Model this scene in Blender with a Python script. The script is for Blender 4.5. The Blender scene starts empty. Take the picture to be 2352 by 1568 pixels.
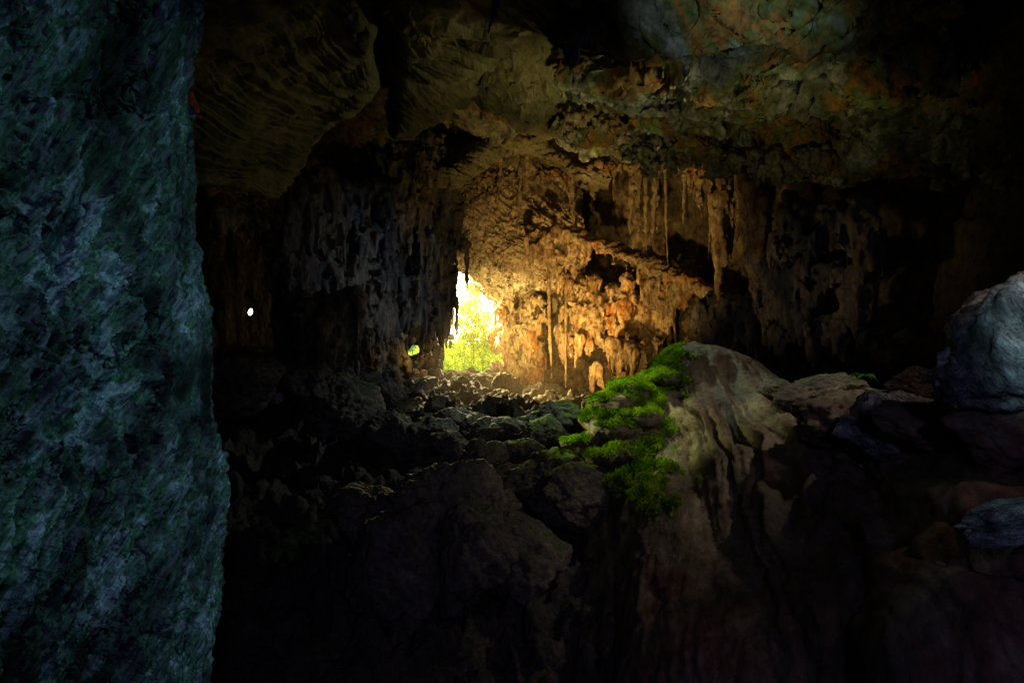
import bpy, math, random
import numpy as np
from mathutils import Vector
random.seed(7); rng=np.random.default_rng(7)
scene=bpy.context.scene
scene.view_settings.view_transform='Standard'
scene.view_settings.look='None'
scene.view_settings.exposure=0
COL=scene.collection
def P(a,b,d): return np.array([(a-1176)/1568*d, d, (784-b)/1568*d])
_perm=np.random.default_rng(3).permutation(256); _perm=np.concatenate([_perm,_perm,_perm])
_g=np.random.default_rng(5).normal(size=(256,3)); _g/=np.linalg.norm(_g,axis=1)[:,None]
def perlin(p):
    i=np.floor(p).astype(np.int64); f=p-i; i&=255
    u=f*f*f*(f*(f*6-15)+10)
    r=0
    for dx in (0,1):
        wx=u[:,0] if dx else 1-u[:,0]
        for dy in (0,1):
            wy=u[:,1] if dy else 1-u[:,1]
            for dz in (0,1):
                wz=u[:,2] if dz else 1-u[:,2]
                h=_perm[_perm[_perm[(i[:,0]+dx)&255]+((i[:,1]+dy)&255)]+((i[:,2]+dz)&255)]
                g=_g[h]
                r=r+wx*wy*wz*(g[:,0]*(f[:,0]-dx)+g[:,1]*(f[:,1]-dy)+g[:,2]*(f[:,2]-dz))
    return r*1.5
def fbm(p,o=5,g=.5,ridge=False):
    a=1;s=0;q=np.array(p,dtype=float)
    for k in range(o):
        n=perlin(q+k*17.3)
        if ridge: n=1-2*np.abs(n)
        s=s+a*n; a*=g; q=q*2.03
    return s
S=lambda *v: np.array(v,dtype=float)
def crmat(n,m):
    B=np.zeros((m,n)); t=np.linspace(0,n-1,m)
    for k,x in enumerate(t):
        i=min(int(x),n-2); f=x-i
        w=[-.5*f+f*f-.5*f**3, 1-2.5*f*f+1.5*f**3, .5*f+2*f*f-1.5*f**3, -.5*f*f+.5*f**3]
        for j,ww in enumerate(w): B[k,min(max(i-1+j,0),n-1)]+=ww
    return B
def gnorm(V):
    du=np.gradient(V,axis=0); dv=np.gradient(V,axis=1)
    n=np.cross(du,dv); n/=(np.linalg.norm(n,axis=2)[:,:,None]+1e-9); return n
def add_obj(name,verts,faces,mat,label=None,cat=None,kind=None,group=None,smooth=True,origin=None,parent=None):
    verts=np.asarray(verts,dtype=float)
    if origin is None:
        c=verts.mean(axis=0); c[2]=verts[:,2].min()
    else: c=np.asarray(origin,dtype=float)
    me=bpy.data.meshes.new(name)
    faces=np.asarray(faces); k=faces.shape[1]; nf=len(faces)
    me.vertices.add(len(verts)); me.vertices.foreach_set('co',(verts-c).astype(np.float32).ravel())
    me.loops.add(nf*k); me.loops.foreach_set('vertex_index',faces.astype(np.int32).ravel())
    me.polygons.add(nf); me.polygons.foreach_set('loop_start',np.arange(0,nf*k,k,dtype=np.int32))
    me.update(calc_edges=True)
    me.polygons.foreach_set('use_smooth',np.full(nf,smooth)); me.materials.append(mat); me.update()
    ob=bpy.data.objects.new(name,me); COL.objects.link(ob); ob.location=Vector(c)
    if parent: ob.parent=parent; ob.location=Vector(c)-parent.location
    tag(ob,label,cat,kind,group); return ob
def tag(ob,label=None,cat=None,kind=None,group=None):
    if label: ob['label']=label
    if cat: ob['category']=cat
    if kind: ob['kind']=kind
    if group: ob['group']=group
def gridfaces(a,b):
    i=np.arange(a*b).reshape(a,b)
    return np.stack([i[:-1,:-1],i[1:,:-1],i[1:,1:],i[:-1,1:]],axis=-1).reshape(-1,4)
def net(name,C,nu,nv,disps,mat,facing=(0,0,0),hole=None,**kw):
    C=np.array(C,dtype=float)
    Bu=crmat(C.shape[0],nu); Bv=crmat(C.shape[1],nv)
    V=np.einsum('ai,bj,ijk->abk',Bu,Bv,C)
    n=gnorm(V); s=np.sign(np.mean(np.sum(n*(S(*facing)-V),axis=2))) or 1
    for d in disps:
        n=gnorm(V)*s
        V=V+n*d(V.reshape(-1,3)).reshape(nu,nv)[:,:,None]
    F=gridfaces(nu,nv)
    if s<0: F=F[:,::-1]
    V=V.reshape(-1,3)
    if hole is not None:
        keep=~hole(V[F].mean(axis=1)); F=F[keep]
    return add_obj(name,V,F,mat,**kw)
def sph(c,r,nu=12,nv=8):
    r=np.broadcast_to(np.asarray(r,dtype=float),(3,))
    th=np.linspace(0,2*np.pi,nu,endpoint=False); ph=np.linspace(0,np.pi,nv+1)[1:-1]
    v=[[0,0,1]]+[[math.sin(p)*math.cos(t),math.sin(p)*math.sin(t),math.cos(p)] for p in ph for t in th]+[[0,0,-1]]
    f=[]
    for j in range(nu): f.append([0,1+j,1+(j+1)%nu])
    for i in range(len(ph)-1):
        for j in range(nu):
            a=1+i*nu+j;b=1+i*nu+(j+1)%nu
            f+= [[a,a+nu,b+nu],[a,b+nu,b]]
    L=len(v)-1;o=1+(len(ph)-1)*nu
    for j in range(nu): f.append([L,o+(j+1)%nu,o+j])
    return np.array(v)*r+np.asarray(c),np.array(f)
def drip(c,r,L,bend=(0,0),pw=.75,nu=9,n=6):
    v=[];f=[]
    c=np.asarray(c,dtype=float)
    v.append(c+S(0,0,r*.5))
    for i in range(n):
        t=i/n; rr=r*(1-t)**pw*(1+.15*math.sin(i*2.3+c[0]*5))
        for j in range(nu):
            a=2*math.pi*j/nu
            v.append(c+S(rr*math.cos(a)+bend[0]*t*t,rr*math.sin(a)+bend[1]*t*t,-L*t))
    v.append(c+S(bend[0],bend[1],-L))
    for j in range(nu): f.append([0,1+j,1+(j+1)%nu])
    for i in range(n-1):
        for j in range(nu):
            a=1+i*nu+j;b=1+i*nu+(j+1)%nu
            f+=[[a,a+nu,b+nu],[a,b+nu,b]]
    Lx=len(v)-1;o=1+(n-1)*nu
    for j in range(nu): f.append([Lx,o+(j+1)%nu,o+j])
    return np.array(v),np.array(f)
def clear_gap(prims,px=950,py=806,rx=17,ry=15):
    out=[]
    for v,f in prims:
        a=1176+v[:,0]/v[:,1]*1568; b=784-v[:,2]/v[:,1]*1568
        inside=(((a-px)/rx)**2+((b-py)/ry)**2<1).any() or (a.min()<px<a.max() and b.min()<py<b.max())
        if not inside: out.append((v,f))
    return out
def union(name,prims,vox,disps,mat,smooth_it=2,**kw):
    vs=[];fs=[];o=0
    for v,f in prims: vs.append(v);fs.append(f+o);o+=len(v)
    v=np.concatenate(vs);f=np.concatenate(fs)
    t=bpy.data.meshes.new('tmp'); t.from_pydata(v.tolist(),[],f.tolist())
    ob=bpy.data.objects.new('tmp',t); COL.objects.link(ob)
    m=ob.modifiers.new('r','REMESH'); m.mode='VOXEL'; m.voxel_size=vox
    if smooth_it:
        sm=ob.modifiers.new('s','SMOOTH'); sm.iterations=smooth_it; sm.factor=.5
    dg=bpy.context.evaluated_depsgraph_get()
    me=bpy.data.meshes.new_from_object(ob.evaluated_get(dg))
    bpy.data.objects.remove(ob)
    N=len(me.vertices); V=np.empty(N*3,dtype=np.float32); me.vertices.foreach_get('co',V); V=V.reshape(-1,3).astype(float)
    for d in disps:
        n=np.empty(N*3,dtype=np.float32); me.vertices.foreach_get('normal',n); n=n.reshape(-1,3)
        V=V+n*d(V)[:,None]
        me.vertices.foreach_set('co',V.astype(np.float32).ravel()); me.update()
    c=V.mean(axis=0); c[2]=V[:,2].min()
    me.vertices.foreach_set('co',(V-c).astype(np.float32).ravel()); 
    me.polygons.foreach_set('use_smooth',np.full(len(me.polygons),True))
    me.materials.clear(); me.materials.append(mat); me.update()
    me.name=name
    o=bpy.data.objects.new(name,me); COL.objects.link(o); o.location=Vector(c)
    tag(o,kw.get('label'),kw.get('cat'),kw.get('kind'),kw.get('group'))
    return o,V

# ---------------------------------------------------------------- materials
def rock_mat(name,cols,scale=1.0,stretch=(1,1,.4),bump=.5,bdist=.12,rough=.8,green=None,rot=(0,0,0),spec=.3,con=(.35,1.5),fine=4,big=None):
    m=bpy.data.materials.new(name); m.use_nodes=True; nt=m.node_tree; N=nt.nodes; Lk=nt.links
    b=N['Principled BSDF']
    tc=N.new('ShaderNodeTexCoord'); m0=N.new('ShaderNodeMapping'); m0.inputs['Rotation'].default_value=rot
    mp=N.new('ShaderNodeMapping'); mp.inputs['Scale'].default_value=stretch
    Lk.new(tc.outputs['Object'],m0.inputs['Vector']); Lk.new(m0.outputs[0],mp.inputs['Vector'])
    def noise(sc,det=8,ro=.6,dist=0,src=mp):
        n=N.new('ShaderNodeTexNoise'); n.inputs['Scale'].default_value=sc; n.inputs['Detail'].default_value=det
        n.inputs['Roughness'].default_value=ro; n.inputs['Distortion'].default_value=dist
        Lk.new(src.outputs['Vector' if src is mp else 'Object'],n.inputs['Vector']); return n
    a=noise(.45*scale,5,.65,.3)
    r=N.new('ShaderNodeValToRGB'); e=r.color_ramp.elements
    ps=np.linspace(.3,.7,len(cols))
    e[0].position=ps[0]; e[0].color=(*cols[0],1); e[1].position=ps[-1]; e[1].color=(*cols[-1],1)
    for p,c in zip(ps[1:-1],cols[1:-1]): x=e.new(p); x.color=(*c,1)
    Lk.new(a.outputs['Fac'],r.inputs['Fac'])
    f=noise(fine*scale,6,.75,.1)
    mr=N.new('ShaderNodeMapRange'); mr.inputs['From Min'].default_value=.35; mr.inputs['From Max'].default_value=.68
    mr.inputs['To Min'].default_value=con[0]; mr.inputs['To Max'].default_value=con[1]
    Lk.new(f.outputs['Fac'],mr.inputs['Value'])
    fac=mr.outputs[0]
    if big:
        g=noise(big[0],3,.6,0); m3=N.new('ShaderNodeMapRange'); m3.inputs['From Min'].default_value=.38; m3.inputs['From Max'].default_value=.62
        m3.inputs['To Min'].default_value=big[1]; m3.inputs['To Max'].default_value=big[2]; Lk.new(g.outputs['Fac'],m3.inputs['Value'])
        mm=N.new('ShaderNodeMath'); mm.operation='MULTIPLY'; Lk.new(fac,mm.inputs[0]); Lk.new(m3.outputs[0],mm.inputs[1]); fac=mm.outputs[0]
    mx=N.new('ShaderNodeMix'); mx.data_type='RGBA'; mx.blend_type='MULTIPLY'; mx.inputs[0].default_value=1
    Lk.new(r.outputs['Color'],mx.inputs[6]); Lk.new(fac,mx.inputs[7])
    out=mx.outputs[2]
    geo=N.new('ShaderNodeNewGeometry')
    if green:
        sx=N.new('ShaderNodeSeparateXYZ'); Lk.new(geo.outputs['Normal'],sx.inputs[0])
        g=noise(1.1,4,.6,0,tc)
        ad=N.new('ShaderNodeMath'); ad.operation='ADD'; Lk.new(sx.outputs['Z'],ad.inputs[0]); Lk.new(g.outputs['Fac'],ad.inputs[1])
        m2=N.new('ShaderNodeMapRange'); m2.inputs['From Min'].default_value=green[3]; m2.inputs['From Max'].default_value=green[3]+.25
        Lk.new(ad.outputs[0],m2.inputs['Value'])
        mg=N.new('ShaderNodeMix'); mg.data_type='RGBA'; mg.inputs[7].default_value=(*green[:3],1)
        Lk.new(m2.outputs[0],mg.inputs[0]); Lk.new(out,mg.inputs[6]); out=mg.outputs[2]
    Lk.new(out,b.inputs['Base Color'])
    b.inputs['Specular IOR Level'].default_value=spec
    b.inputs['Roughness'].default_value=rough
    g2=noise(2.6*scale,9,.74,.1)
    bp=N.new('ShaderNodeBump'); bp.inputs['Strength'].default_value=bump; bp.inputs['Distance'].default_value=bdist*4
    Lk.new(g2.outputs['Fac'],bp.inputs['Height']); Lk.new(bp.outputs[0],b.inputs['Normal'])
    return m
M_near=rock_mat('blue_green_rock',[(.03,.06,.07),(.07,.17,.17),(.25,.37,.41),(.05,.17,.08),(.1,.13,.16),(.09,.25,.15),(.24,.34,.38)],scale=5,stretch=(1,1,.1),rot=(0,-.62,0),bump=.9,bdist=.03,rough=.75,con=(.1,1.9),fine=5,big=(1.4,.15,2.2))  # blue-green to grey base colours in tilted, stretched noise
M_ceil=rock_mat('ceiling_limestone',[(.07,.07,.03),(.19,.18,.08),(.3,.3,.18),(.32,.15,.03),(.12,.17,.03)],scale=1.1,stretch=(1,.6,1),bump=.9,bdist=.08)
M_pale=rock_mat('pale_limestone',[(.1,.1,.04),(.2,.19,.09),(.36,.37,.31),(.15,.18,.06),(.32,.15,.035),(.12,.18,.045),(.26,.26,.19)],scale=1.0,stretch=(1,.4,1),rot=(0,0,.5),bump=.6,bdist=.06,con=(.35,1.45),big=(.3,.35,1.5))
M_slab=rock_mat('banded_limestone',[(.11,.11,.045),(.22,.21,.1),(.19,.16,.07),(.3,.27,.14)],scale=.8,stretch=(1,.35,1),rot=(0,0,.6),bump=.35,bdist=.04,con=(.65,1.25),big=(.25,.6,1.3))
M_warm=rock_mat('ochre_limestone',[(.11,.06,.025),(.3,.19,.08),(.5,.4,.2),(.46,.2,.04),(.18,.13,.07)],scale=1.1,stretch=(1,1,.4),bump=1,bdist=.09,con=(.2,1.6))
M_wall=rock_mat('wall_limestone',[(.07,.055,.03),(.14,.11,.055),(.2,.15,.075)],scale=.8,stretch=(1,1,.5),bump=.7,bdist=.08,big=(.3,.6,1.3))
M_brow=rock_mat('brow_limestone',[(.2,.16,.08),(.38,.31,.17),(.52,.43,.25)],scale=.8,stretch=(1,.5,1),bump=.6,bdist=.06)
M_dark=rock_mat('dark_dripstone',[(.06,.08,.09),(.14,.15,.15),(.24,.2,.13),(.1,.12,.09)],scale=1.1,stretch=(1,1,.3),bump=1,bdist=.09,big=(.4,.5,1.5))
M_floor=rock_mat('floor_rock',[(.05,.05,.05),(.12,.11,.1),(.2,.17,.12)],scale=1.4,stretch=(1,1,1),bump=1,bdist=.1,green=(.05,.12,.015,1.35))
M_bould=rock_mat('boulder_rock',[(.08,.08,.08),(.18,.17,.14),(.3,.26,.2)],scale=1.8,stretch=(1,1,1),bump=.9,bdist=.07,green=(.06,.15,.015,1.35))
M_mossb=rock_mat('mossy_boulder_rock',[(.08,.08,.08),(.18,.17,.14),(.3,.26,.2)],scale=2.2,stretch=(1,1,1),bump=1,bdist=.08,green=(.2,.36,.015,1.22))
M_blue=rock_mat('grey_blue_rock',[(.06,.09,.1),(.24,.31,.31),(.45,.52,.52)],scale=6,stretch=(1,1,.2),bump=1,bdist=.035,con=(.1,1.9),big=(1.2,.4,1.6),rot=(0,.3,0))
M_mound=rock_mat('flowstone',[(.05,.042,.028),(.11,.09,.055),(.17,.15,.1),(.12,.065,.045),(.08,.08,.04)],scale=1.2,stretch=(1,.7,.6),bump=.75,bdist=.05,rough=.55,con=(.5,1.35),big=(.5,.6,1.4),spec=.4)
M_red=rock_mat('red_rock',[(.25,.03,.01),(.5,.08,.03)],scale=3,stretch=(1,1,1),bump=.8,bdist=.03)
def leaf_mat(name,c,tr=.5,lo=.35,sc=1.3):
    m=bpy.data.materials.new(name); m.use_nodes=True; N=m.node_tree.nodes; L=m.node_tree.links
    out=N['Material Output']; N.remove(N['Principled BSDF'])
    oi=N.new('ShaderNodeTexCoord'); no=N.new('ShaderNodeTexNoise'); no.inputs['Scale'].default_value=sc; no.inputs['Detail'].default_value=5
    L.new(oi.outputs['Object'],no.inputs['Vector'])
    r=N.new('ShaderNodeValToRGB'); r.color_ramp.elements[0].position=.38; r.color_ramp.elements[1].position=.62
    r.color_ramp.elements[0].color=(c[0]*lo,c[1]*(lo+.15),c[2]*.5,1); r.color_ramp.elements[1].color=(*c,1)
    L.new(no.outputs['Fac'],r.inputs['Fac'])
    d=N.new('ShaderNodeBsdfDiffuse'); t=N.new('ShaderNodeBsdfTranslucent'); mx=N.new('ShaderNodeMixShader'); mx.inputs[0].default_value=tr
    L.new(r.outputs[0],d.inputs[0]); L.new(r.outputs[0],t.inputs[0]); L.new(d.outputs[0],mx.inputs[1]); L.new(t.outputs[0],mx.inputs[2]); L.new(mx.outputs[0],out.inputs[0])
    return m
M_leaf=leaf_mat('bamboo_leaf',(.95,.93,.05),.6,.3,1.2)
M_moss=leaf_mat('moss_green',(.3,.5,.012),.3,.22,2.0)
M_fern=leaf_mat('fern_green',(.1,.2,.05),.4)
M_culm=rock_mat('bamboo_culm',[(.3,.33,.08),(.5,.52,.15)],scale=2,bump=.1)

# ---------------------------------------------------------------- near rock pillar
E=[(-500,500),(-200,480),(0,472),(80,466),(150,446),(225,428),(285,446),(400,450),(540,448),(600,464),(700,484),(800,488),(950,494),(1080,524),(1200,520),(1320,512),(1420,504),(1568,486),(1800,470),(2200,450)]
C=[]
for py,e in E:
    C.append([P(e-1100,py,3.0),P(e-640,py,4.6),P(e-440,py,5.6),P(e-260,py,6.2),P(e-110,py,6.9),P(e-40,py,7.5),P(e-8,py,8.2),P(e-50,py,9.2),P(e-140,py,12),P(e-300,py,15)])
MR=np.array([[.815,0,.58],[0,1,0],[-.58,0,.815]])
def dn1(v):
    w=v+.15*np.stack([fbm(v*.6,3),fbm(v*.6+9,3),fbm(v*.6+5,3)],1)
    q=w@MR
    k=np.clip((7.8-v[:,1])/1.2,.35,1)
    a=fbm(q*S(1.6,1.6,.18),4)*.17
    a+=np.maximum(0,fbm(q*S(3.8,3.8,.25)+3,4,ridge=True)-.6)*.15
    return (a-.03)*k
def dn2(v):
    q=v@MR
    cr=np.abs(perlin(q*S(1.6,1.6,.25)+40)+.15*fbm(v*3,3))
    return fbm(q*S(10,10,1.4),5,.66)*.03-.07*np.exp(-(cr/.03)**2)+np.minimum(0,fbm(v*1.7+30,3)+.42)*.3
net('rock_pillar',C,1000,520,[dn1,dn2,lambda v:fbm(v*24,3,.6)*.006],M_near,label="massive blue-green rock pillar with diagonal streaks",cat='rock')
prims=[sph(P(440,232,8.0),(.045,.05,.1)),sph(P(450,250,8.0),(.045,.05,.06)),sph(P(459,270,8.0),(.02,.03,.03))]
union('red_stone',prims,.012,[lambda v:fbm(v*14,4)*.02],M_red,1,label="small red stone wedged beside the rock pillar",cat='stone')

# ---------------------------------------------------------------- ceiling vault
ys=[-14,-12,0,10,16,20,25,30,36,42,48,54,60,66]
xs=[-34,-30,-22,-15,-10,-6.5,-4,0,4,8,12,17,22,28,32]
def zc(x,y):
    base=np.interp(y,[-12,0,12,20,28,36,46,56,66],[9,9.5,10,10.6,11.5,12,12.8,13.5,14])
    r=np.interp(x,[-34,-22,-15,-10,-6,0,6,10,14,18,24,34],[-3,-2,0,1.2,1.2,0,0,-.8,-2.4,-5,-9,-12])
    if x in(-34,32) or y==-14: return -14
    return base+r
C=[[S(x,y,zc(x,y)) for x in xs] for y in ys]
def dc1(v):
    w=v+1.2*np.stack([fbm(v*.15,3),fbm(v*.15+9,3),fbm(v*.15+5,3)],1)
    a=fbm(w*S(.16,.12,.16),5,.5)*1.2
    a+=np.maximum(0,fbm(w*S(.4,.3,.4)+3,4,.5,ridge=True)-.9)*.8
    return a
def dc2(v):
    s=v[:,0]*.7-v[:,1]*.5+2.2*fbm(v*.25,4); s=s*1.1; st=(s-np.floor(s)); 
    g=np.clip(fbm(v*.08+4,2)*2+.5,0,1)
    return -.25*st**3*g+fbm(v*1.3,5,.6)*.2*(1.2-g)+fbm(v*S(2.2,1.2,2.2),4,.6)*.06
net('cave_ceiling',C,620,560,[dc1,dc2],M_ceil,facing=(0,25,0),kind='structure',label="vaulted limestone cave ceiling with ridges and pockets",cat='cave')

def band(dirv,f,amp,w):
    dirv=np.array(dirv)
    def d(v):
        s=(v@dirv)*f+w*fbm(v*.14,2)+.1*fbm(v*.9,3); t=s-np.floor(s)
        s2=s*2.7+.3; t2=s2-np.floor(s2)
        return amp*(t**1.6)*(.7+.5*fbm(v*.4+8,2))+amp*.35*t2
    return d
def lump(sc,amp,o=5,g=.55): return lambda v: fbm(v*sc,o,g)*amp
C=[[P(380,-260,11),P(560,-260,11.5),P(760,-300,12),P(800,-300,12.5),P(810,-300,16)],
   [P(400,0,14),P(560,0,15.5),P(770,0,16.5),P(812,0,17),P(805,-60,21)],
   [P(400,180,17),P(560,150,18.5),P(800,120,20),P(838,110,20.5),P(810,40,25)],
   [P(400,300,19.5),P(560,290,21),P(760,240,23),P(845,205,23.5),P(820,130,28)],
   [P(410,370,20.5),P(560,385,23),P(670,345,24.5),P(738,285,25.5),P(740,200,29)],
   [P(420,380,21),P(560,425,24),P(640,440,25.5),P(722,325,26.5),P(720,240,30)],
   [P(440,300,24),P(560,340,27),P(640,350,28.5),P(710,260,29),P(700,160,33)]]
net('limestone_slab',C,520,460,[lump(.35,.4,3),band((.75,-.2,.45),1.1,.24,1.6),lump(2.2,.05)],M_slab,label="broad brown banded limestone slab hanging from the cave ceiling",cat='rock')
C=[[P(900,-300,12.5),P(930,-300,12),P(1060,-300,12),P(1200,-300,12.5),P(1360,-300,14)],
   [P(905,-100,18),P(940,0,17),P(1080,0,18),P(1230,0,18.5),P(1360,0,20)],
   [P(905,60,23),P(940,110,22),P(1080,95,23),P(1230,80,23.5),P(1340,110,26)],
   [P(902,160,27),P(935,210,26),P(1040,190,27),P(1130,150,28.5),P(1260,150,32)],
   [P(900,230,30),P(930,275,28.5),P(1010,250,30),P(1080,215,32),P(1150,190,36)],
   [P(898,250,31),P(905,322,30),P(1000,272,32),P(1062,235,34),P(1130,200,38)],
   [P(905,230,34),P(915,250,35),P(1000,220,36),P(1060,200,38),P(1120,180,42)]]
net('limestone_slab',C,460,420,[lump(.35,.4,3),band((.7,-.15,.5),1.1,.32,1.9),lump(2.2,.05)],M_slab,label="layered olive limestone slab with a sharp lower edge",cat='rock')
C=[[P(1290,-260,11.5),P(1600,-280,11),P(1850,-280,11),P(2200,-260,11)],
   [P(1290,-40,16),P(1560,-60,15),P(1820,-60,14.5),P(2200,-80,14)],
   [P(1290,60,20),P(1560,50,18),P(1800,40,17.5),P(2200,20,16.6)],
   [P(1290,130,24),P(1580,130,21.5),P(1790,130,20.5),P(2220,120,19)],
   [P(1290,190,27.5),P(1580,200,25),P(1780,210,24),P(2240,220,22)],
   [P(1280,240,31),P(1580,270,28.5),P(1780,290,27),P(2240,330,25)],
   [P(1270,300,36),P(1580,330,34),P(1780,360,31),P(2200,430,28)]]
net('limestone_slab',C,640,640,[lump(.25,1.2,3),band((.5,.4,.6),.8,.75,2.8),lump(.9,.16,5,.6),lump(3,.04,3)],M_pale,label="pale grey and olive layered limestone shelf of the ceiling",cat='rock')
C=[[P(1160,-60,20),P(1240,-60,20),P(1320,-20,20.5),P(1420,0,21)],
   [P(1130,120,25.5),P(1200,140,25),P(1300,150,25),P(1440,150,25)],
   [P(1105,205,31),P(1190,240,30),P(1290,235,29.5),P(1420,220,29)],
   [P(1140,250,36),P(1220,300,35),P(1320,300,34),P(1440,280,33)],
   [P(1160,200,40),P(1220,240,40),P(1320,240,39),P(1420,220,38)]]
net('limestone_slab',C,360,340,[lump(.35,.3,3),band((.7,.15,.5),1.1,.36,1.8),lump(1.8,.08)],M_slab,label="olive banded limestone slab folding down from the ceiling",cat='rock')
C=[[P(a,405-78*math.sin(math.pi*(a-1040)/300)*(1 if 1040<a<1340 else 0)+dy,d) for a in (1000,1050,1100,1160,1220,1280,1340,1400)] for dy,d in((-110,46),(-30,41),(0,40),(18,41.5),(-10,47))]
net('rock_arch',C,120,300,[lump(.4,.4),band((.2,0,1),1.5,.3,1.2),lump(1.8,.12)],M_slab,label="curved ledge of layered limestone under the ceiling",cat='rock')

# ---------------------------------------------------------------- walls
plan=[(-1.0,64),(-1.1,60.5),(.6,57.5),(3.5,54),(7,49.5),(10.5,44),(13.5,38),(16.5,31),(18.5,24),(19,15),(17,5),(16,-6)]
zs=[-12,-6,-3,-1,1,3.5,6,8.5,11,14,17]
lean=[0,0,0,.2,.5,.3,0,0,.8,2,3.5]
C=[[S(x*(1-.012*l)-(.35*l if i>1 else 0),y-.3*l,z) for z,l in zip(zs,lean)] for i,(x,y) in enumerate(plan)]
def ledge(v):
    zl=np.interp(v[:,0],[-4,2,4,12.7,20],[9.5,9,8.1,2.2,-2])+fbm(v*.5,3)*.4
    k=1/(1+np.exp(-(v[:,2]-zl)/.12)); lip=np.exp(-((v[:,2]-zl-.35)/.4)**2)
    al=np.exp(-((v[:,0]-5.6)/.8)**2-((v[:,2]+2.6)/1.6)**4)
    return (k-1)*1.1+lip*.9-al*2.2
def dw(v):
    zl=np.interp(v[:,0],[-4,2,4,12.7,20],[9.5,9,8.1,2.2,-2])
    low=np.clip((zl+.5-v[:,2])/2,0,1)
    a=fbm(v*S(.2,.2,.15),5,.5)*(.9+.5*low)
    a+=np.maximum(0,fbm(v*S(.9,.9,.25)+3,4,.5,ridge=True)-.8)*.7*(low*.8+.25)
    return a
net('cave_wall',C,700,460,[ledge,dw,lump(S(1.6,1.6,.9),.14,5,.6)],M_wall,facing=(-3,25,2),label="tall ochre limestone cave wall with a diagonal ledge",cat='cave wall')
plan=[(-6.5,64),(-6.6,60.5),(-9,60),(-14,59.5),(-19,58),(-24,55),(-31,50),(-34,44)]
zs=[-12,-6,-3,0,3,6,9,12,16]
C=[[S(x,y,z) for z in zs] for (x,y) in plan]
hc=S((581-1176)/1568*57,57,(784-718)/1568*57)
h2=S((950-1176)/1568*60,60,(784-803)/1568*60)
def hole(c):
    a=((c[:,0]-hc[0])/.17)**2+((c[:,2]-hc[2]-.8*(c[:,0]-hc[0]))/.24)**2+.8*fbm(c*3.8,3)<1
    b=(((c[:,0]-h2[0])/.5)**2+((c[:,2]-h2[2])/.5)**2+1.0*fbm(c*2.4,3)<1)&(c[:,0]>-12)
    return a|b
net('cave_wall',C,760,560,[lump(S(.2,.2,.12),.8),lump(S(1.2,1.2,.5),.25)],M_dark,facing=(-10,20,2),hole=hole,label="dark rear cave wall pierced by small daylight holes",cat='cave wall')
cols=[930,1000,1040,1070,1100,1130,1165,1200,1260,1340]
bot=[560,600,612,628,662,690,712,700,700,700]
C=[[P(a,b-330,50) for a,b in zip(cols,bot)],
   [P(a,b-200,49) for a,b in zip(cols,bot)],
   [P(a,b-105,50) for a,b in zip(cols,bot)],
   [P(a,b-45,53) for a,b in zip(cols,bot)],
   [P(a,b-8,57) for a,b in zip(cols,bot)],
   [P(a,b,60) for a,b in zip(cols,bot)],
   [P(a,b-30,62.5) for a,b in zip(cols,bot)],
   [P(a,b-160,64) for a,b in zip(cols,bot)],
   [P(a,b-420,66) for a,b in zip(cols,bot)]]
net('rock_lintel',C,340,340,[lump(.4,.5),band((.5,-.4,.7),1.3,.45,.8),lump(1.6,.12)],M_brow,label="pale layered rock brow above the bright cave mouth",cat='rock')

# ---------------------------------------------------------------- floor
fy=[-14,-6,6,14,20,28,36,46,54,60,66,80]
fx=[-36,-24,-14,-8,-3,1,6,12,18,28,36]
Z=[[-6,-6,-7,-8,-8,-8,-7,-6,-5,-4,-4],[-6,-6,-7,-8,-8,-8,-7,-6,-5,-4,-4],[-6,-6,-7.5,-8.5,-9,-9,-8,-6,-4,-2,-2],
[-5,-6,-7.5,-8.5,-9,-9,-7.5,-5,-3,-1,-1],[-4,-5,-7,-8,-8,-8,-7,-4.5,-2,0,0],[-3,-4,-6,-6.5,-6.2,-6,-5.5,-3.5,-1.6,1,1],
[-2,-3,-4.6,-5,-5,-5,-5,-3,-1.4,1,1],[-1,-1.6,-2.8,-3.6,-4.2,-4.6,-4.3,-3,-1,1,1],[-1,-1.5,-2.4,-3,-3.4,-4.2,-4.2,-3,-1,1,1],
[-1,-1.5,-2.4,-3,-3.2,-3.6,-4,-3,-1,1,1],[-3,-3,-3,-3,-3.4,-3.4,-3.4,-3,-3,-3,-3],[-3.6]*11]
C=[[S(x,y,Z[i][j]) for j,x in enumerate(fx)] for i,y in enumerate(fy)]
def df1(v):
    k=np.clip((64-v[:,1])/6,0,1); k2=np.clip((52-v[:,1])/10,0,1)
    return (fbm(v*S(.22,.22,.22),5,.55)*.9+np.maximum(0,fbm(v*.4+3,4,.5,ridge=True)-.7)*(.7+.7*k2))*k
fl=net('cave_floor',C,680,500,[df1,lump(1.5,.2,5,.62)],M_floor,facing=(0,20,60),kind='structure',label="rough sloping rock floor of the cave",cat='ground')
me=fl.data; fv=np.empty(len(me.vertices)*3,dtype=np.float32); me.vertices.foreach_get('co',fv); fv=fv.reshape(-1,3)+np.array(fl.location)
def fz(x,y):
    d=(fv[:,0]-x)**2+(fv[:,1]-y)**2; return float(fv[np.argmin(d),2])
gx=np.linspace(-600,600,60); gy=np.linspace(66,1500,60)
G=np.array([[[x,y,-3.75] for x in gx] for y in gy]).reshape(-1,3)
add_obj('ground',G,gridfaces(60,60),leaf_mat('grass_ground',(.1,.14,.03),0),kind='structure',label="grassy ground outside the cave mouth",cat='ground')

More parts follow.
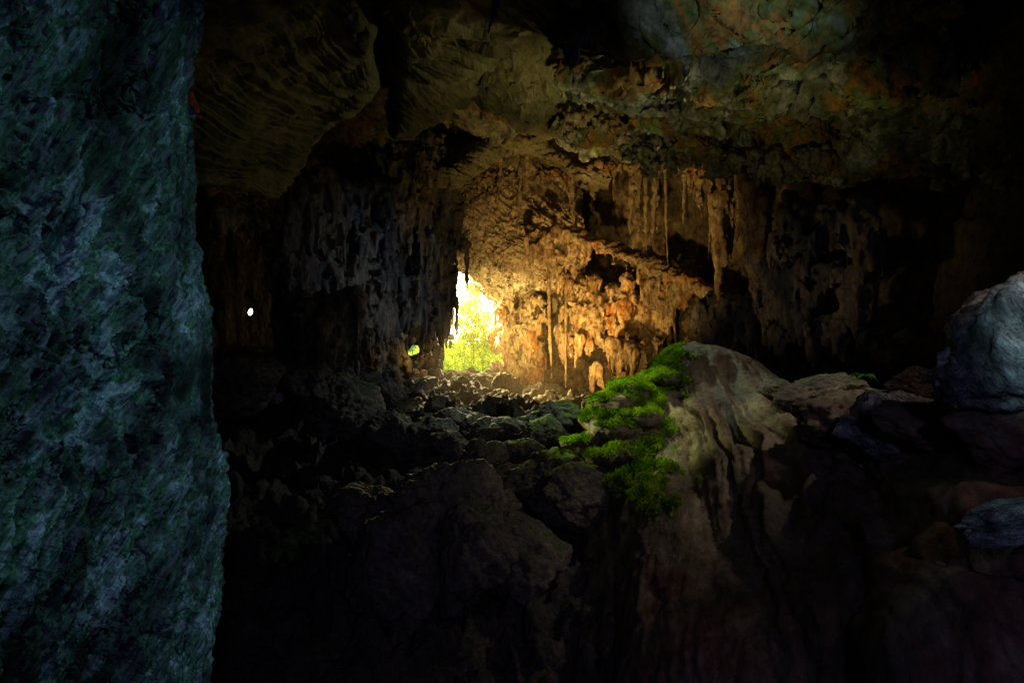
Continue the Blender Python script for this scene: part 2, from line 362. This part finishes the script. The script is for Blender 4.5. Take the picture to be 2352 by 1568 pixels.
# ---------------------------------------------------------------- drapery
def drape(x0,x1,y0,y1,d0,d1,n,size,Lk=1.0,thin=1.0,balls=1):
    out=[]
    for k in range(n):
        a=random.uniform(0,1); px=x0+(x1-x0)*a
        t=random.uniform(0,1); py=y0+(y1-y0)*t
        d=d0+(d1-d0)*a+random.uniform(-.7,.5)*size
        c=P(px,py,d); r=size*random.uniform(.4,1)
        out.append(sph(c+S(0,.5*r,0),(r*random.uniform(.7,1.2),r,r*random.uniform(.6,1.1))))
        for j in range(random.randint(3,7)):
            q=c+S(random.uniform(-1,1)*r*.95,random.uniform(-.7,.4)*r,-.2*r)
            out.append(drip(q,r*random.uniform(.14,.34)*thin,r*random.uniform(1,3.4)*Lk,(random.uniform(-.1,.1),random.uniform(-.1,.1))))
        for j in range(random.randint(2,5)*balls):
            q=c+S(random.uniform(-1,1)*r,random.uniform(-1,0)*r,random.uniform(-.8,.8)*r)
            out.append(sph(q,r*random.uniform(.2,.42),8,6))
    return out
dd=[lambda v:fbm(v*S(.9,.9,.6),4)*.2,lambda v:fbm(v*S(3.2,3.2,1.5)+7,4,.6)*.1]
def mass(name,prims,mat,label,cat='dripstone',vox=.1,group=None,disp=None):
    return union(name,prims,vox,disp or dd,mat,1,label=label,cat=cat,group=group)[0]
def backing(x0,x1,y0,y1,d0,d1,n,th):
    out=[]
    for i in range(n):
        for j in range(n):
            a=(i+.5)/n;b=(j+.5)/n; d=d0+(d1-d0)*a
            w=abs(x1-x0)/1568*d/n; h=abs(y1-y0)/1568*d/n
            out.append(sph(P(x0+(x1-x0)*a,y0+(y1-y0)*b,d+th),(w*.95+.2,th,h*.95+.2)))
    return out
G1='dripstone curtains hanging on the cave wall'
mass('dripstone_curtain',clear_gap(backing(850,1000,330,740,45,50,4,2.2)+drape(850,1055,340,560,44.5,48.5,90,.8,1.5)+drape(900,1036,540,740,46.5,50,90,.7,1.6)+drape(960,1012,700,840,50,52,30,.4,1.6)+drape(1010,1038,560,790,55,58,34,.4,1.3)),M_dark,"dark shaggy dripstone curtain beside the bright cave mouth",group=G1)
mass('dripstone_curtain',backing(660,900,420,780,39.5,46,4,2)+drape(640,900,410,640,37,44,80,.85,1.6)+drape(640,880,600,780,36,43,80,.75,1.3),M_dark,"wide bluish-dark dripstone curtain with fluted folds",group=G1)
mass('dripstone_curtain',backing(720,820,700,770,37,38,2,.8)+drape(700,830,680,800,35,37,34,.75,1.2),M_dark,"low fringe of rounded brown dripstone lobes",group=G1)
mass('dripstone_curtain',clear_gap(drape(840,935,770,860,44,47,34,.5,1.0)+drape(930,990,770,860,46,48,24,.35,1.0)),M_warm,"low brown dripstone lobes near the cave mouth",group=G1)
mass('dripstone_curtain',drape(480,600,485,520,28,30,16,.4,.8),M_dark,"short ragged dripstone fringe under the slab",group=G1)
G2='ochre dripstone formations on the lit wall'
mass('dripstone_cluster',drape(1225,1345,520,590,46,46,46,.5,1.0),M_warm,"bushy ochre dripstone cluster hanging over the lit wall",group=G2)
mass('dripstone_cluster',backing(1335,1440,665,740,48,46.5,3,.8)+drape(1320,1450,640,790,45.5,44.5,90,.5,1.1),M_warm,"massive golden dripstone cluster shaped like cauliflower",group=G2)
mass('dripstone_cluster',drape(1275,1325,600,790,48,47,44,.36,1.8),M_warm,"pale column of fused dripstone",group=G2)
mass('dripstone_cluster',drape(1400,1468,785,810,43.5,43.5,26,.42,2.0)+[drip(P(1425,810,43.5),.5,2.2)],M_warm,"mushroom-shaped dripstone with hanging fringe",group=G2)
mass('dripstone_cluster',drape(1470,1590,600,700,43,41,60,.45,1.3),M_warm,"orange knobbly dripstone below the diagonal ledge",group=G2)
mass('dripstone_cluster',drape(1450,1540,690,800,45,44,40,.42,1.8),M_warm,"fluted brown dripstone drapery beneath the ledge",group=G2)
mass('dripstone_cluster',backing(1175,1240,690,860,56,54,3,1)+drape(1150,1250,680,870,55.5,53,80,.5,1.1)+drape(1128,1150,740,860,58,57,18,.36,.6),M_warm,"lumpy golden dripstone beside the cave mouth",group=G2)
mass('dripstone_cluster',drape(1355,1385,830,890,46,46,12,.32,1.8),M_warm,"fluted ochre dripstone at the wall foot",group=G2)
mass('dripstone_cluster',drape(1490,1525,780,880,44,43,18,.4,1.8),M_warm,"narrow ochre dripstone at the wall foot",group=G2)
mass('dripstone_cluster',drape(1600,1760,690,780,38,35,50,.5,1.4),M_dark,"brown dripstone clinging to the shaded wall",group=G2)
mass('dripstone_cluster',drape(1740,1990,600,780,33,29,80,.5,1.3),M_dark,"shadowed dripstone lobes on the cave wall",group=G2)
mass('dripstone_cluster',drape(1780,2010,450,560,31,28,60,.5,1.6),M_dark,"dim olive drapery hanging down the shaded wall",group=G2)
lg=[sph(P(1300+400*t,535+165*t**1.15,46.5-9.5*t)+rng.normal(size=3)*.08,(.7,.6,.2+.14*rng.random()),14,8) for t in np.linspace(0,1,46)]
for t in np.linspace(0,.9,34): lg.append(drip(P(1300+400*t,540+165*t**1.15,46.2-9.5*t)+rng.normal(size=3)*.15,.07+.1*rng.random(),.4+1.0*rng.random()))
mass('rock_ledge',lg,M_warm,"orange diagonal rock ledge descending across the lit wall",cat='rock',vox=.07)
G3='ragged dripstone fringes under the ceiling'
rg=[lambda v:fbm(v*S(1.6,1.6,1.3)+2,4,.6)*.2,lambda v:fbm(v*S(4,4,3)+7,4,.65)*.09]
for (x0,x1,y0,y1,d0,d1,n,s,lk,lab,mt) in [
 (1290,1430,230,300,28,29,40,.3,.7,"ragged orange dripstone fringe under the ceiling",M_warm),
 (1430,1640,310,375,30,32,46,.36,.9,"knobbly yellow-green dripstone fringe under the ceiling",M_ceil),
 (1640,1900,340,400,28,27,50,.36,.9,"long mossy dripstone fringe on the sloping ceiling",M_ceil),
 (1285,1345,50,90,20,21,16,.28,1.0,"dark hanging dripstone cluster",M_dark),
 (1060,1330,385,415,44,45,50,.36,1.1,"hanging ochre fringe along the arch",M_warm),
 (1340,1740,368,384,40,34,34,.3,1.1,"fringe of dripstone where ceiling meets wall",M_warm),
 (940,1050,310,390,38,42,40,.42,1.2,"dark fringe beneath the layered slab",M_dark)]:
    mass('dripstone_fringe',drape(x0,x1,y0,y1,d0,d1,n,s,lk,1,0 if mt is M_ceil else 1),mt,lab,group=G3,vox=.06,disp=rg)
G4='stalactites hanging from the cave ceiling'
sl=[(1655,390,690,36,.55),(1738,425,705,33,.68),(1605,390,500,38,.26),(1450,400,545,41,.2),(1482,400,590,41,.15),(1506,400,560,41,.22),(1528,400,625,40,.1),(1572,395,520,39,.14),(1410,400,470,42,.15),(1672,400,600,36,.35),(1722,430,640,33.5,.4),(1463,400,480,41,.3),(1590,395,450,38.5,.3),
(1310,390,520,43,.26),(1205,370,440,43,.4),(1195,430,530,44,.14),(1150,380,470,44,.2),(1100,380,450,44,.22),(1360,390,460,42,.2),(1635,400,600,37,.12),(1700,430,560,34.5,.18),(1145,-60,90,17,.12),(1125,590,640,53,.25),(1160,600,700,55,.45),(1215,560,620,48,.28),(1260,600,880,47,.13),(1300,600,900,47,.12),(1320,60,165,19,.35),(1425,40,130,18,.14),(1118,640,700,58,.2),(1138,690,760,59,.22)]
for k,(px,a,b,d,r) in enumerate(sl):
    t=P(px,a,d); L=(b-a)/1568*d+.6; t[2]+=.6
    pr=[drip(t,r,L,(random.uniform(-.3,.3),random.uniform(-.2,.2)),.4,12,14)]
    for j in range(int(6+L*2.4)):
        q=random.uniform(0,.85); rr=r*(1-q)**.5
        an=random.uniform(0,6.28)
        pr.append(drip(t+S(math.cos(an)*rr*.9,math.sin(an)*rr*.9,-L*q+rr*.3),rr*random.uniform(.3,.8),rr*random.uniform(1.5,5)))
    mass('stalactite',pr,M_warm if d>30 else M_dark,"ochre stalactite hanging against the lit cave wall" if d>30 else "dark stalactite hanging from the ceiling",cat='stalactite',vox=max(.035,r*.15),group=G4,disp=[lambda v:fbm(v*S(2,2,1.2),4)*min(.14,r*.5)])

# ---------------------------------------------------------------- boulders
def bould(seed,n=64):
    r=np.random.default_rng(seed); th=np.linspace(0,2*np.pi,n*2,endpoint=False); ph=np.linspace(0.001,np.pi-.001,n)
    T,Q=np.meshgrid(th,ph); D=np.stack([np.sin(Q)*np.cos(T),np.sin(Q)*np.sin(T),np.cos(Q)],-1).reshape(-1,3)
    N=r.normal(size=(15,3)); N/=np.linalg.norm(N,axis=1)[:,None]; dist=r.uniform(.66,1.0,15)
    dots=np.maximum(D@N.T,1e-3); R=1/dots*dist; k=24
    R=-np.log(np.exp(-k*R).sum(axis=1)+np.exp(-k*1.25))/k
    V=D*R[:,None]; V=V*(1+.17*fbm(V*1.4+seed,5,.52)+.06*fbm(V*5+seed,4,.62)-.12*np.maximum(0,fbm(V*2+seed*3,3,ridge=True)-1.1))[:,None]
    i=np.arange(n*2*n).reshape(n,n*2); j=np.roll(i,-1,axis=1)
    F=np.stack([i[:-1],i[1:],j[1:],j[:-1]],-1).reshape(-1,4)
    return V,F
BM=[]
for s in range(9):
    V,F=bould(s+1); o=add_obj('boulder',V,F,M_bould,origin=(0,0,0)); BM.append(o.data); bpy.data.objects.remove(o)
def put(px,py,d,r,sc=(1,1,1),k=None,mat=None,label="grey limestone boulder resting on the cave floor",loc=None):
    k=random.randrange(9) if k is None else k
    me=BM[k]
    if mat: me=me.copy(); me.materials[0]=mat
    o=bpy.data.objects.new('boulder',me); COL.objects.link(o)
    o.location=Vector(P(px,py,d) if loc is None else loc); o.scale=(r*sc[0],r*sc[1],r*sc[2]); o.rotation_euler=(random.uniform(-.3,.3),random.uniform(-.3,.3),random.uniform(0,6.28) if mat is None else 0)
    tag(o,label,'boulder',None,'boulders on the cave floor'); return o
put(1005,1195,21,1.75,(1.05,1,1.15),2,label="huge dark boulder with a flat face on the slope")
put(930,1290,19.5,1.4,(1.1,1,1.1)); put(1085,1260,19.5,1.3,(1,1,1.2)); put(870,1200,22,1.3,(1.2,1,.9)); put(1140,1180,22,1.0,(1.1,1,.9)); put(1180,1280,20,1.3)
for px,py,d,r in [(990,1000,30,1.1),(1130,990,33,1.3),(1060,975,36,1.1),(930,960,38,1.4),(880,930,40,1.5),(830,890,40,1.2),(960,900,46,1.3),(1010,940,42,1.0),(1080,900,50,.9),(1055,872,56,.6),(1110,885,52,1.0),(1060,920,48,.8),(1150,930,48,1.3),(1170,900,50,1.1),(1125,862,57,.8),(1200,950,46,1.0),(1220,1010,34,.9),(1160,1110,24,.7),(1290,955,43,1.0),(900,1010,30,1.2),(860,1000,32,.9),(1030,1030,28,.9),(1100,1050,26,.8),(760,860,38,1.2),(690,860,36,1.3),(720,900,34,1.2),(560,880,30,1.6),(780,940,30,1.5),(1280,940,45,.7),(1360,935,43,.8),(800,830,42,.9),(890,850,46,.9),(1000,862,52,.8),(950,847,50,.6),(1085,858,58,.45),(1040,862,58,.5)]:
    put(px,py,d,r,(random.uniform(.9,1.2),random.uniform(.9,1.2),random.uniform(.7,1.1)))
for px,py,d,r in [(1270,990,34,1.6),(1250,1030,29,1.4),(1265,1100,23,1.3),(1190,1060,27,1.1),(1330,960,42,1.1),(1330,1060,25,1.1),(1300,1150,21.5,1.2),(1340,1110,22.5,.8)]:
    put(px,py,d,r,(1.1,1,random.uniform(.7,1)),None,M_mossb,"grey boulder capped with bright green moss")
for k in range(110):
    y=random.uniform(22,57); x=random.uniform(-.3,.13)*y; r=random.uniform(.2,.65)
    z=fz(x,y); put(0,0,0,r,(1,1,random.uniform(.6,1)),loc=(x,y,z+r*.25))
put(2360,815,11,1.32,(1.12,1,.86),6,M_blue,"large blue-grey angular boulder with streaked faces")
put(2260,880,11.4,.7,(1.1,1,.7),3,M_blue,"blue-grey rock leaning under a larger boulder")
put(2340,985,11.6,.9,(1.3,1,.7),7,M_mound,"dark brown boulder wedged under a larger one")
put(2160,970,13.5,.8,(1.5,1,.6),1,M_mound,"low brown ledge linking the boulders")
put(2050,960,15,1.0,(1.2,1,.7),7,M_blue,"rounded grey rock with pale top")
put(1950,960,17,1.1,(1.1,1,.7),3,M_mound,"low rounded brown boulder")
put(2345,1185,8.6,.6,(1.4,1.1,.34),5,M_blue,"flat blue-green rock slab")
put(1790,905,22,.8,(1.2,1,.7),2,M_bould,"small mossy boulder behind the mound")
put(1880,905,20,1.0,(1.2,1,.6),1,M_bould,"low rounded boulder on the ridge")
put(2130,885,15,.7,(1.2,1,.6),7,M_bould,"small mossy boulder on the ridge")

# ---------------------------------------------------------------- flowstone mound
pr=[]
def chain(pts,n):
    pts=np.array(pts,dtype=float); B=crmat(len(pts),n)@pts
    for a,b,d,w,h in B: pr.append(sph(P(a,b,d),(w,w,h),22,14))
chain([(1585,882,25,1.6,1.5),(1655,900,25,1.8,1.55),(1710,970,24,1.9,1.8),(1770,1070,21.6,2.0,1.9),(1835,1200,18.6,2.0,2.1),(1900,1370,15.8,2.0,2.3),(1950,1620,13,2.0,2.6)],40)
chain([(1540,960,24.2,1.5,1.2),(1530,1060,22.8,1.7,1.6),(1560,1200,21,2.2,2.2),(1640,1400,18,2.6,2.6),(1700,1640,15,2.8,2.8)],26)
chain([(1640,960,23.8,1.5,1.4),(1660,1080,22,1.9,1.8),(1700,1240,19.4,2.2,2.2),(1760,1440,16.6,2.4,2.4),(1800,1640,14,2.6,2.6)],26)
chain([(1820,985,23,1.3,1.3),(1930,1080,20,1.6,1.4),(2080,1220,16,1.8,1.7),(2220,1400,12.5,1.8,1.8),(2350,1600,10,1.8,1.8)],40)
chain([(1980,1030,19,1.2,1.1),(2100,1100,16.5,1.4,1.2),(2230,1200,13.5,1.4,1.2),(2380,1360,10.5,1.4,1.4)],30)
chain([(1480,950,23.4,1.1,.9),(1450,1010,22.8,1.1,1.1),(1440,1110,22.2,1.1,1.4),(1470,1220,21.6,1.6,1.8),(1500,1400,20,2.3,2.2),(1540,1600,18,3,2.6)],20)
for a,b,d,r in [(1450,895,23.2,.55),(1410,925,22.8,.55),(1375,965,22.5,.5),(1355,1010,22.2,.42),(1410,985,22,.55),(1470,960,22.2,.5),(1395,1050,21.8,.5),(1440,1040,21.5,.5),(1370,1095,21.7,.4),(1420,1110,21.3,.5),(1465,1100,21,.45),(1395,1145,21.4,.4),(1450,1150,21,.5),(1320,1020,22.4,.35),(1520,870,23.8,.5)]:
    pr.append(sph(P(a,b,d),(r*1.5,r*1.2,r*.55),14,10))
def flow(v):
    cx=np.interp(v[:,1],[9,13,15.8,18.6,21.6,24,26],[5.4,6.4,7.2,7.74,8.0,7.9,7.4])
    s=v[:,0]-cx
    q=np.stack([s*1.25+.45*fbm(v*.3,3),v[:,1]*.1,v[:,1]*0+3],1)
    r=1-2.2*np.abs(perlin(q)); r2=1-2*np.abs(perlin(q*S(2.4,1.6,1)+11)); r3=1-2*np.abs(perlin(q*S(5,2,1)+5))
    k=np.clip((-v[:,2]-.1)/2.8,.04,1)*np.clip((v[:,0]-4.6)/1.5,.2,1)
    return (r*.34+r2*.17+r3*.07)*k
mound,MV=union('flowstone_mound',pr,.065,[lambda v:fbm(v*.4,3)*.16,flow,lambda v:fbm(v*S(2.5,1.8,1.8),5,.6)*.05],M_mound,14,label="large brown flowstone mound streaked with grooves and green moss",cat='rock formation')
n=np.empty(len(mound.data.vertices)*3,dtype=np.float32); mound.data.vertices.foreach_get('normal',n); n=n.reshape(-1,3)
key=fbm(MV*1.6+4,4,.6)
ok=(MV[:,1]>18)&(MV[:,2]>-4.7+.5*key)&(n[:,2]+key*.7>.42)&(n[:,0]<.7)&(MV[:,0]<np.interp(MV[:,2],[-6,-3.5,-1.5,0],[4.1,4.5,5.4,6.3])+key*.8)
idx=np.where(ok)[0]; print('moss',len(idx))
idx=rng.choice(idx,min(110000,len(idx)*9))
nn0=n[idx]; lift=np.clip(key[idx]+.5,0,1.2)*.12
b=MV[idx]+nn0*(lift*rng.uniform(0,1,len(idx)))[:,None]+rng.normal(size=(len(idx),3))*.02; nn=nn0+rng.normal(size=(len(idx),3))*.5; nn/=np.linalg.norm(nn,axis=1)[:,None]
h=rng.uniform(.03,.06,len(idx))[:,None]; tg=np.cross(nn,rng.normal(size=(len(idx),3))); tg/=np.linalg.norm(tg,axis=1)[:,None]
V=np.stack([b-tg*.022,b+tg*.022,b+nn*h],1).reshape(-1,3); F=np.arange(len(V)).reshape(-1,3)
add_obj('moss',V,F,M_moss,kind='stuff',label="bright green moss cushioning the flowstone mound",cat='moss',smooth=False)

# ---------------------------------------------------------------- plants
def leaves(centers,size,w,droop=.3):
    n=len(centers); d=rng.normal(size=(n,3)); d[:,2]-=droop; d/=np.linalg.norm(d,axis=1)[:,None]
    t=np.cross(d,rng.normal(size=(n,3))); t/=np.linalg.norm(t,axis=1)[:,None]
    L=size*rng.uniform(.6,1.3,n)[:,None]
    V=np.stack([centers,centers+d*L*.5+t*w,centers+d*L,centers+d*L*.5-t*w],1).reshape(-1,3)
    return V,np.arange(len(V)).reshape(-1,4)
def tube(pts,r0,r1,ns=6):
    v=[];f=[]
    for i,p in enumerate(pts):
        r=r0+(r1-r0)*i/(len(pts)-1)
        for j in range(ns): a=6.2832*j/ns; v.append(p+S(r*math.cos(a),r*math.sin(a),0))
    for i in range(len(pts)-1):
        for j in range(ns): f.append([i*ns+j,i*ns+(j+1)%ns,(i+1)*ns+(j+1)%ns,(i+1)*ns+j])
    return np.array(v),np.array(f)
def bamboo(x,y,H,n,spread):
    e=bpy.data.objects.new('bamboo_plant',None); COL.objects.link(e); z=-3.75; e.location=(x,y,z)
    tag(e,"tall sunlit yellow-green bamboo growing outside the cave mouth",'bamboo',None,'bamboo outside the cave mouth')
    tv=[];tf=[];o=0;cs=[]
    for k in range(3):
        bx,by=rng.normal(size=2)*.3; ln=rng.normal(size=2)*spread; hh=H*rng.uniform(.75,1)
        pts=[S(x+bx+ln[0]*t*t,y+by+ln[1]*t*t,z+hh*t) for t in np.linspace(0,1,9)]
        v,f=tube(pts,.03,.01); tv.append(v);tf.append(f+o);o+=len(v)
        for c in range(30):
            t=rng.uniform(.05,1)**.7; i=min(int(t*8),7); p=pts[i]+(pts[i+1]-pts[i])*(t*8-i)
            cc=p+rng.normal(size=3)*S(.55,.55,.35)
            cs.append(cc+rng.normal(size=(n,3))*S(.22,.22,.14))
    add_obj('stem',np.concatenate(tv),np.concatenate(tf),M_culm,origin=(x,y,z),parent=e)
    V,F=leaves(np.concatenate(cs),.28,.07,.1); add_obj('foliage',V,F,M_leaf,origin=(x,y,z),parent=e,smooth=False)
for a in [(-5.3,67,10.6,20,.7),(-4.6,66,11.0,20,.6),(-3.9,67,10.0,18,.6),(-3.1,67.5,8.2,16,.5),(-2.4,68,6.4,14,.4),(-4.6,72,11.0,12,.8),(-2.0,72,6.0,12,.5)]: bamboo(*a)
cl=rng.uniform([-12,74,-3.4],[2,92,1.2],(230,3)); cl[:,2]=-3.4+(cl[:,2]+3.4)*rng.uniform(0,1,230)
V,F=leaves((cl[:,None,:]+rng.normal(size=(230,50,3))*S(.5,.5,.35)).reshape(-1,3),.45,.07)
add_obj('undergrowth',V,F,M_leaf,kind='stuff',label="dense sunlit undergrowth outside the cave",cat='undergrowth',smooth=False)
def fern(px,py,d,sz,nf,label,mat=M_fern):
    c=P(px,py,d); vs=[c];fs=[]
    for k in range(nf):
        an=rng.uniform(0,6.28); L=sz*rng.uniform(.6,1.2); up=rng.uniform(.5,1.1); dr=S(math.cos(an),math.sin(an),0); sd=S(-math.sin(an),math.cos(an),0)
        prev=0
        for i in range(1,19):
            t=i/18; p=c+dr*L*t+S(0,0,L*(up*t-t*t)); w=L*.22*math.sin(math.pi*min(1,t*.9+.1))
            vs.append(p); ip=len(vs)-1
            for s in(-1,1):
                vs.append(p+sd*s*w+S(dr[0],dr[1],-.3)*w*.35); fs.append([prev,len(vs)-1,ip])
            prev=ip
    add_obj('fern_plant',np.array(vs),np.array(fs),mat,label=label,cat='fern',smooth=False,origin=c)
fern(1215,942,43.5,.6,22,"bright green fern in the sunlit gap between rocks",M_moss)
fern(700,1230,14,.45,20,"dim fern growing on the dark slope"); fern(650,1265,13,.4,18,"dim fern growing on the dark slope"); fern(745,1200,15,.4,16,"dim fern growing on the dark slope")
fern(1985,865,17,.35,18,"small green fern on the boulder ridge")

# ---------------------------------------------------------------- mist inside the mouth
m=bpy.data.materials.new('mist'); m.use_nodes=True; N=m.node_tree.nodes; N.remove(N['Principled BSDF'])
vs=N.new('ShaderNodeVolumeScatter'); vs.inputs['Density'].default_value=.0017; vs.inputs['Anisotropy'].default_value=.35; vs.inputs['Color'].default_value=(1,.82,.52,1)
m.node_tree.links.new(vs.outputs[0],N['Material Output'].inputs['Volume'])
v,f=sph((0,50,0),(13,13,11),24,16)
mo=add_obj('mist',v,f,m,kind='structure',label="thin sunlit mist drifting in from the cave mouth",cat='mist')

# ---------------------------------------------------------------- light
w=bpy.data.worlds.new('World'); scene.world=w; w.use_nodes=True; N=w.node_tree.nodes
sky=N.new('ShaderNodeTexSky'); sky.sky_type='NISHITA'; sky.sun_disc=False
sd=S(-6,12,9); sd/=np.linalg.norm(sd)
sky.sun_elevation=math.asin(sd[2]); sky.sun_rotation=math.atan2(sd[0],sd[1])
w.node_tree.links.new(sky.outputs[0],N['Background'].inputs[0]); N['Background'].inputs[1].default_value=1.0
def lamp(name,type,loc,target,energy,color,**kw):
    l=bpy.data.lights.new(name,type); l.energy=energy; l.color=color
    for k,v in kw.items(): setattr(l,k,v)
    o=bpy.data.objects.new(name,l); COL.objects.link(o); o.location=Vector(loc)
    o.rotation_euler=(Vector(target)-Vector(loc)).to_track_quat('-Z','Y').to_euler(); return o
R=math.radians
def spot(name,loc,tg,e,c,deg,soft=.3,bl=1): return lamp(name,'SPOT',loc,tg,e,c,spot_size=R(deg),spot_blend=bl,shadow_soft_size=soft)
lamp('sun','SUN',sd*100,(0,0,0),5,(1,.88,.65),angle=R(.5))
# added spots in the mouth, standing in for daylight through it
B='mouth_fill_spot'
spot(B,(-4.4,59.5,5.5),(7,50.5,0),42000,(1,.68,.25),66,.5,.7)
spot(B,(-3.9,60.5,4.8),(3.2,45,-4.2),110000,(1,.7,.25),34)
spot(B,(-3.9,60.5,4.6),(-1.5,51,-3.6),32000,(1,.74,.32),62)
spot(B,(-3.9,61,4.8),(3.5,23,-3.1),70000,(1,.93,.5),5,.3)
spot(B,(-3.7,61,4.6),(-4,40,-5),60000,(1,.8,.46),36,.4)
B='bounce_fill_spot'  # added fill spots imitating bounce on walls, ceiling, moss, mound and curtains
spot(B,(-5,41.5,2.2),(-6.4,45.5,-.9),900,(1,.68,.25),30,.1)
spot(B,(-3.2,47,0),(0,56,2.5),8500,(1,.7,.27),80,.2)
spot(B,(1,40,-2.6),(6,50,3),9000,(1,.57,.18),100)
spot(B,(4,32,-2),(6,42,9.5),4600,(1,.62,.23),100)
spot(B,(7,21.5,6.3),(-3,24,9.5),420,(1,.88,.5),90,.5)
spot(B,(3,22,1),(3,28,10),1300,(1,.84,.38),72)
spot(B,(6,19,2),(10,24,10),420,(1,.85,.36),75)
spot(B,(6,30,0),(15.5,31,4.5),260,(1,.7,.4),70)
spot(B,(-4.5,24,-.6),(4,22.4,-2.7),4200,(.95,1,.4),32,.15)
spot(B,(3.2,26.5,5),(4.4,22.9,-2.0),4000,(1,1,.4),26,.15)
spot(B,(3.0,28,4.5),(6.2,24.9,.6),1500,(.85,1,.72),34,.2)
spot(B,(6,34,6),(-2,32,-5),2300,(.78,.95,.82),66)
spot(B,(5,40,5),(-8,43,2),1600,(.42,.62,.9),70)
# added fill spots near and right of the viewer; no entrance is modelled
B='viewer_side_fill_spot'
cool=(.66,.92,1)
spot(B,(5.5,4.6,3.2),(-4.0,7.0,-.3),640,(.5,.9,.95),52,.15)
spot(B,(3.4,2.5,2.2),(8.9,11,-.1),2700,cool,17,.15)
spot(B,(6.9,7.0,2.4),(6.7,8.6,-2.1),110,cool,26,.1)
spot(B,(0,4,0),(6.2,18,9.5),2400,(.78,.93,1),23)
spot(B,(12,16,6.5),(7.4,20,-2.6),1700,(1,.8,.6),62,.2)
spot(B,(9.5,8,4.5),(7.4,15.5,-5),300,(1,.6,.5),66,.2)
spot(B,(2,-5,3),(2,20,-5),1000,(.5,.42,1),80,.6)

cam=bpy.data.cameras.new('camera'); cam.lens=24; cam.sensor_width=36; cam.clip_end=3000; cam.clip_start=.05
co=bpy.data.objects.new('camera',cam); COL.objects.link(co); co.location=(0,0,0); co.rotation_euler=(R(90),0,0); scene.camera=co
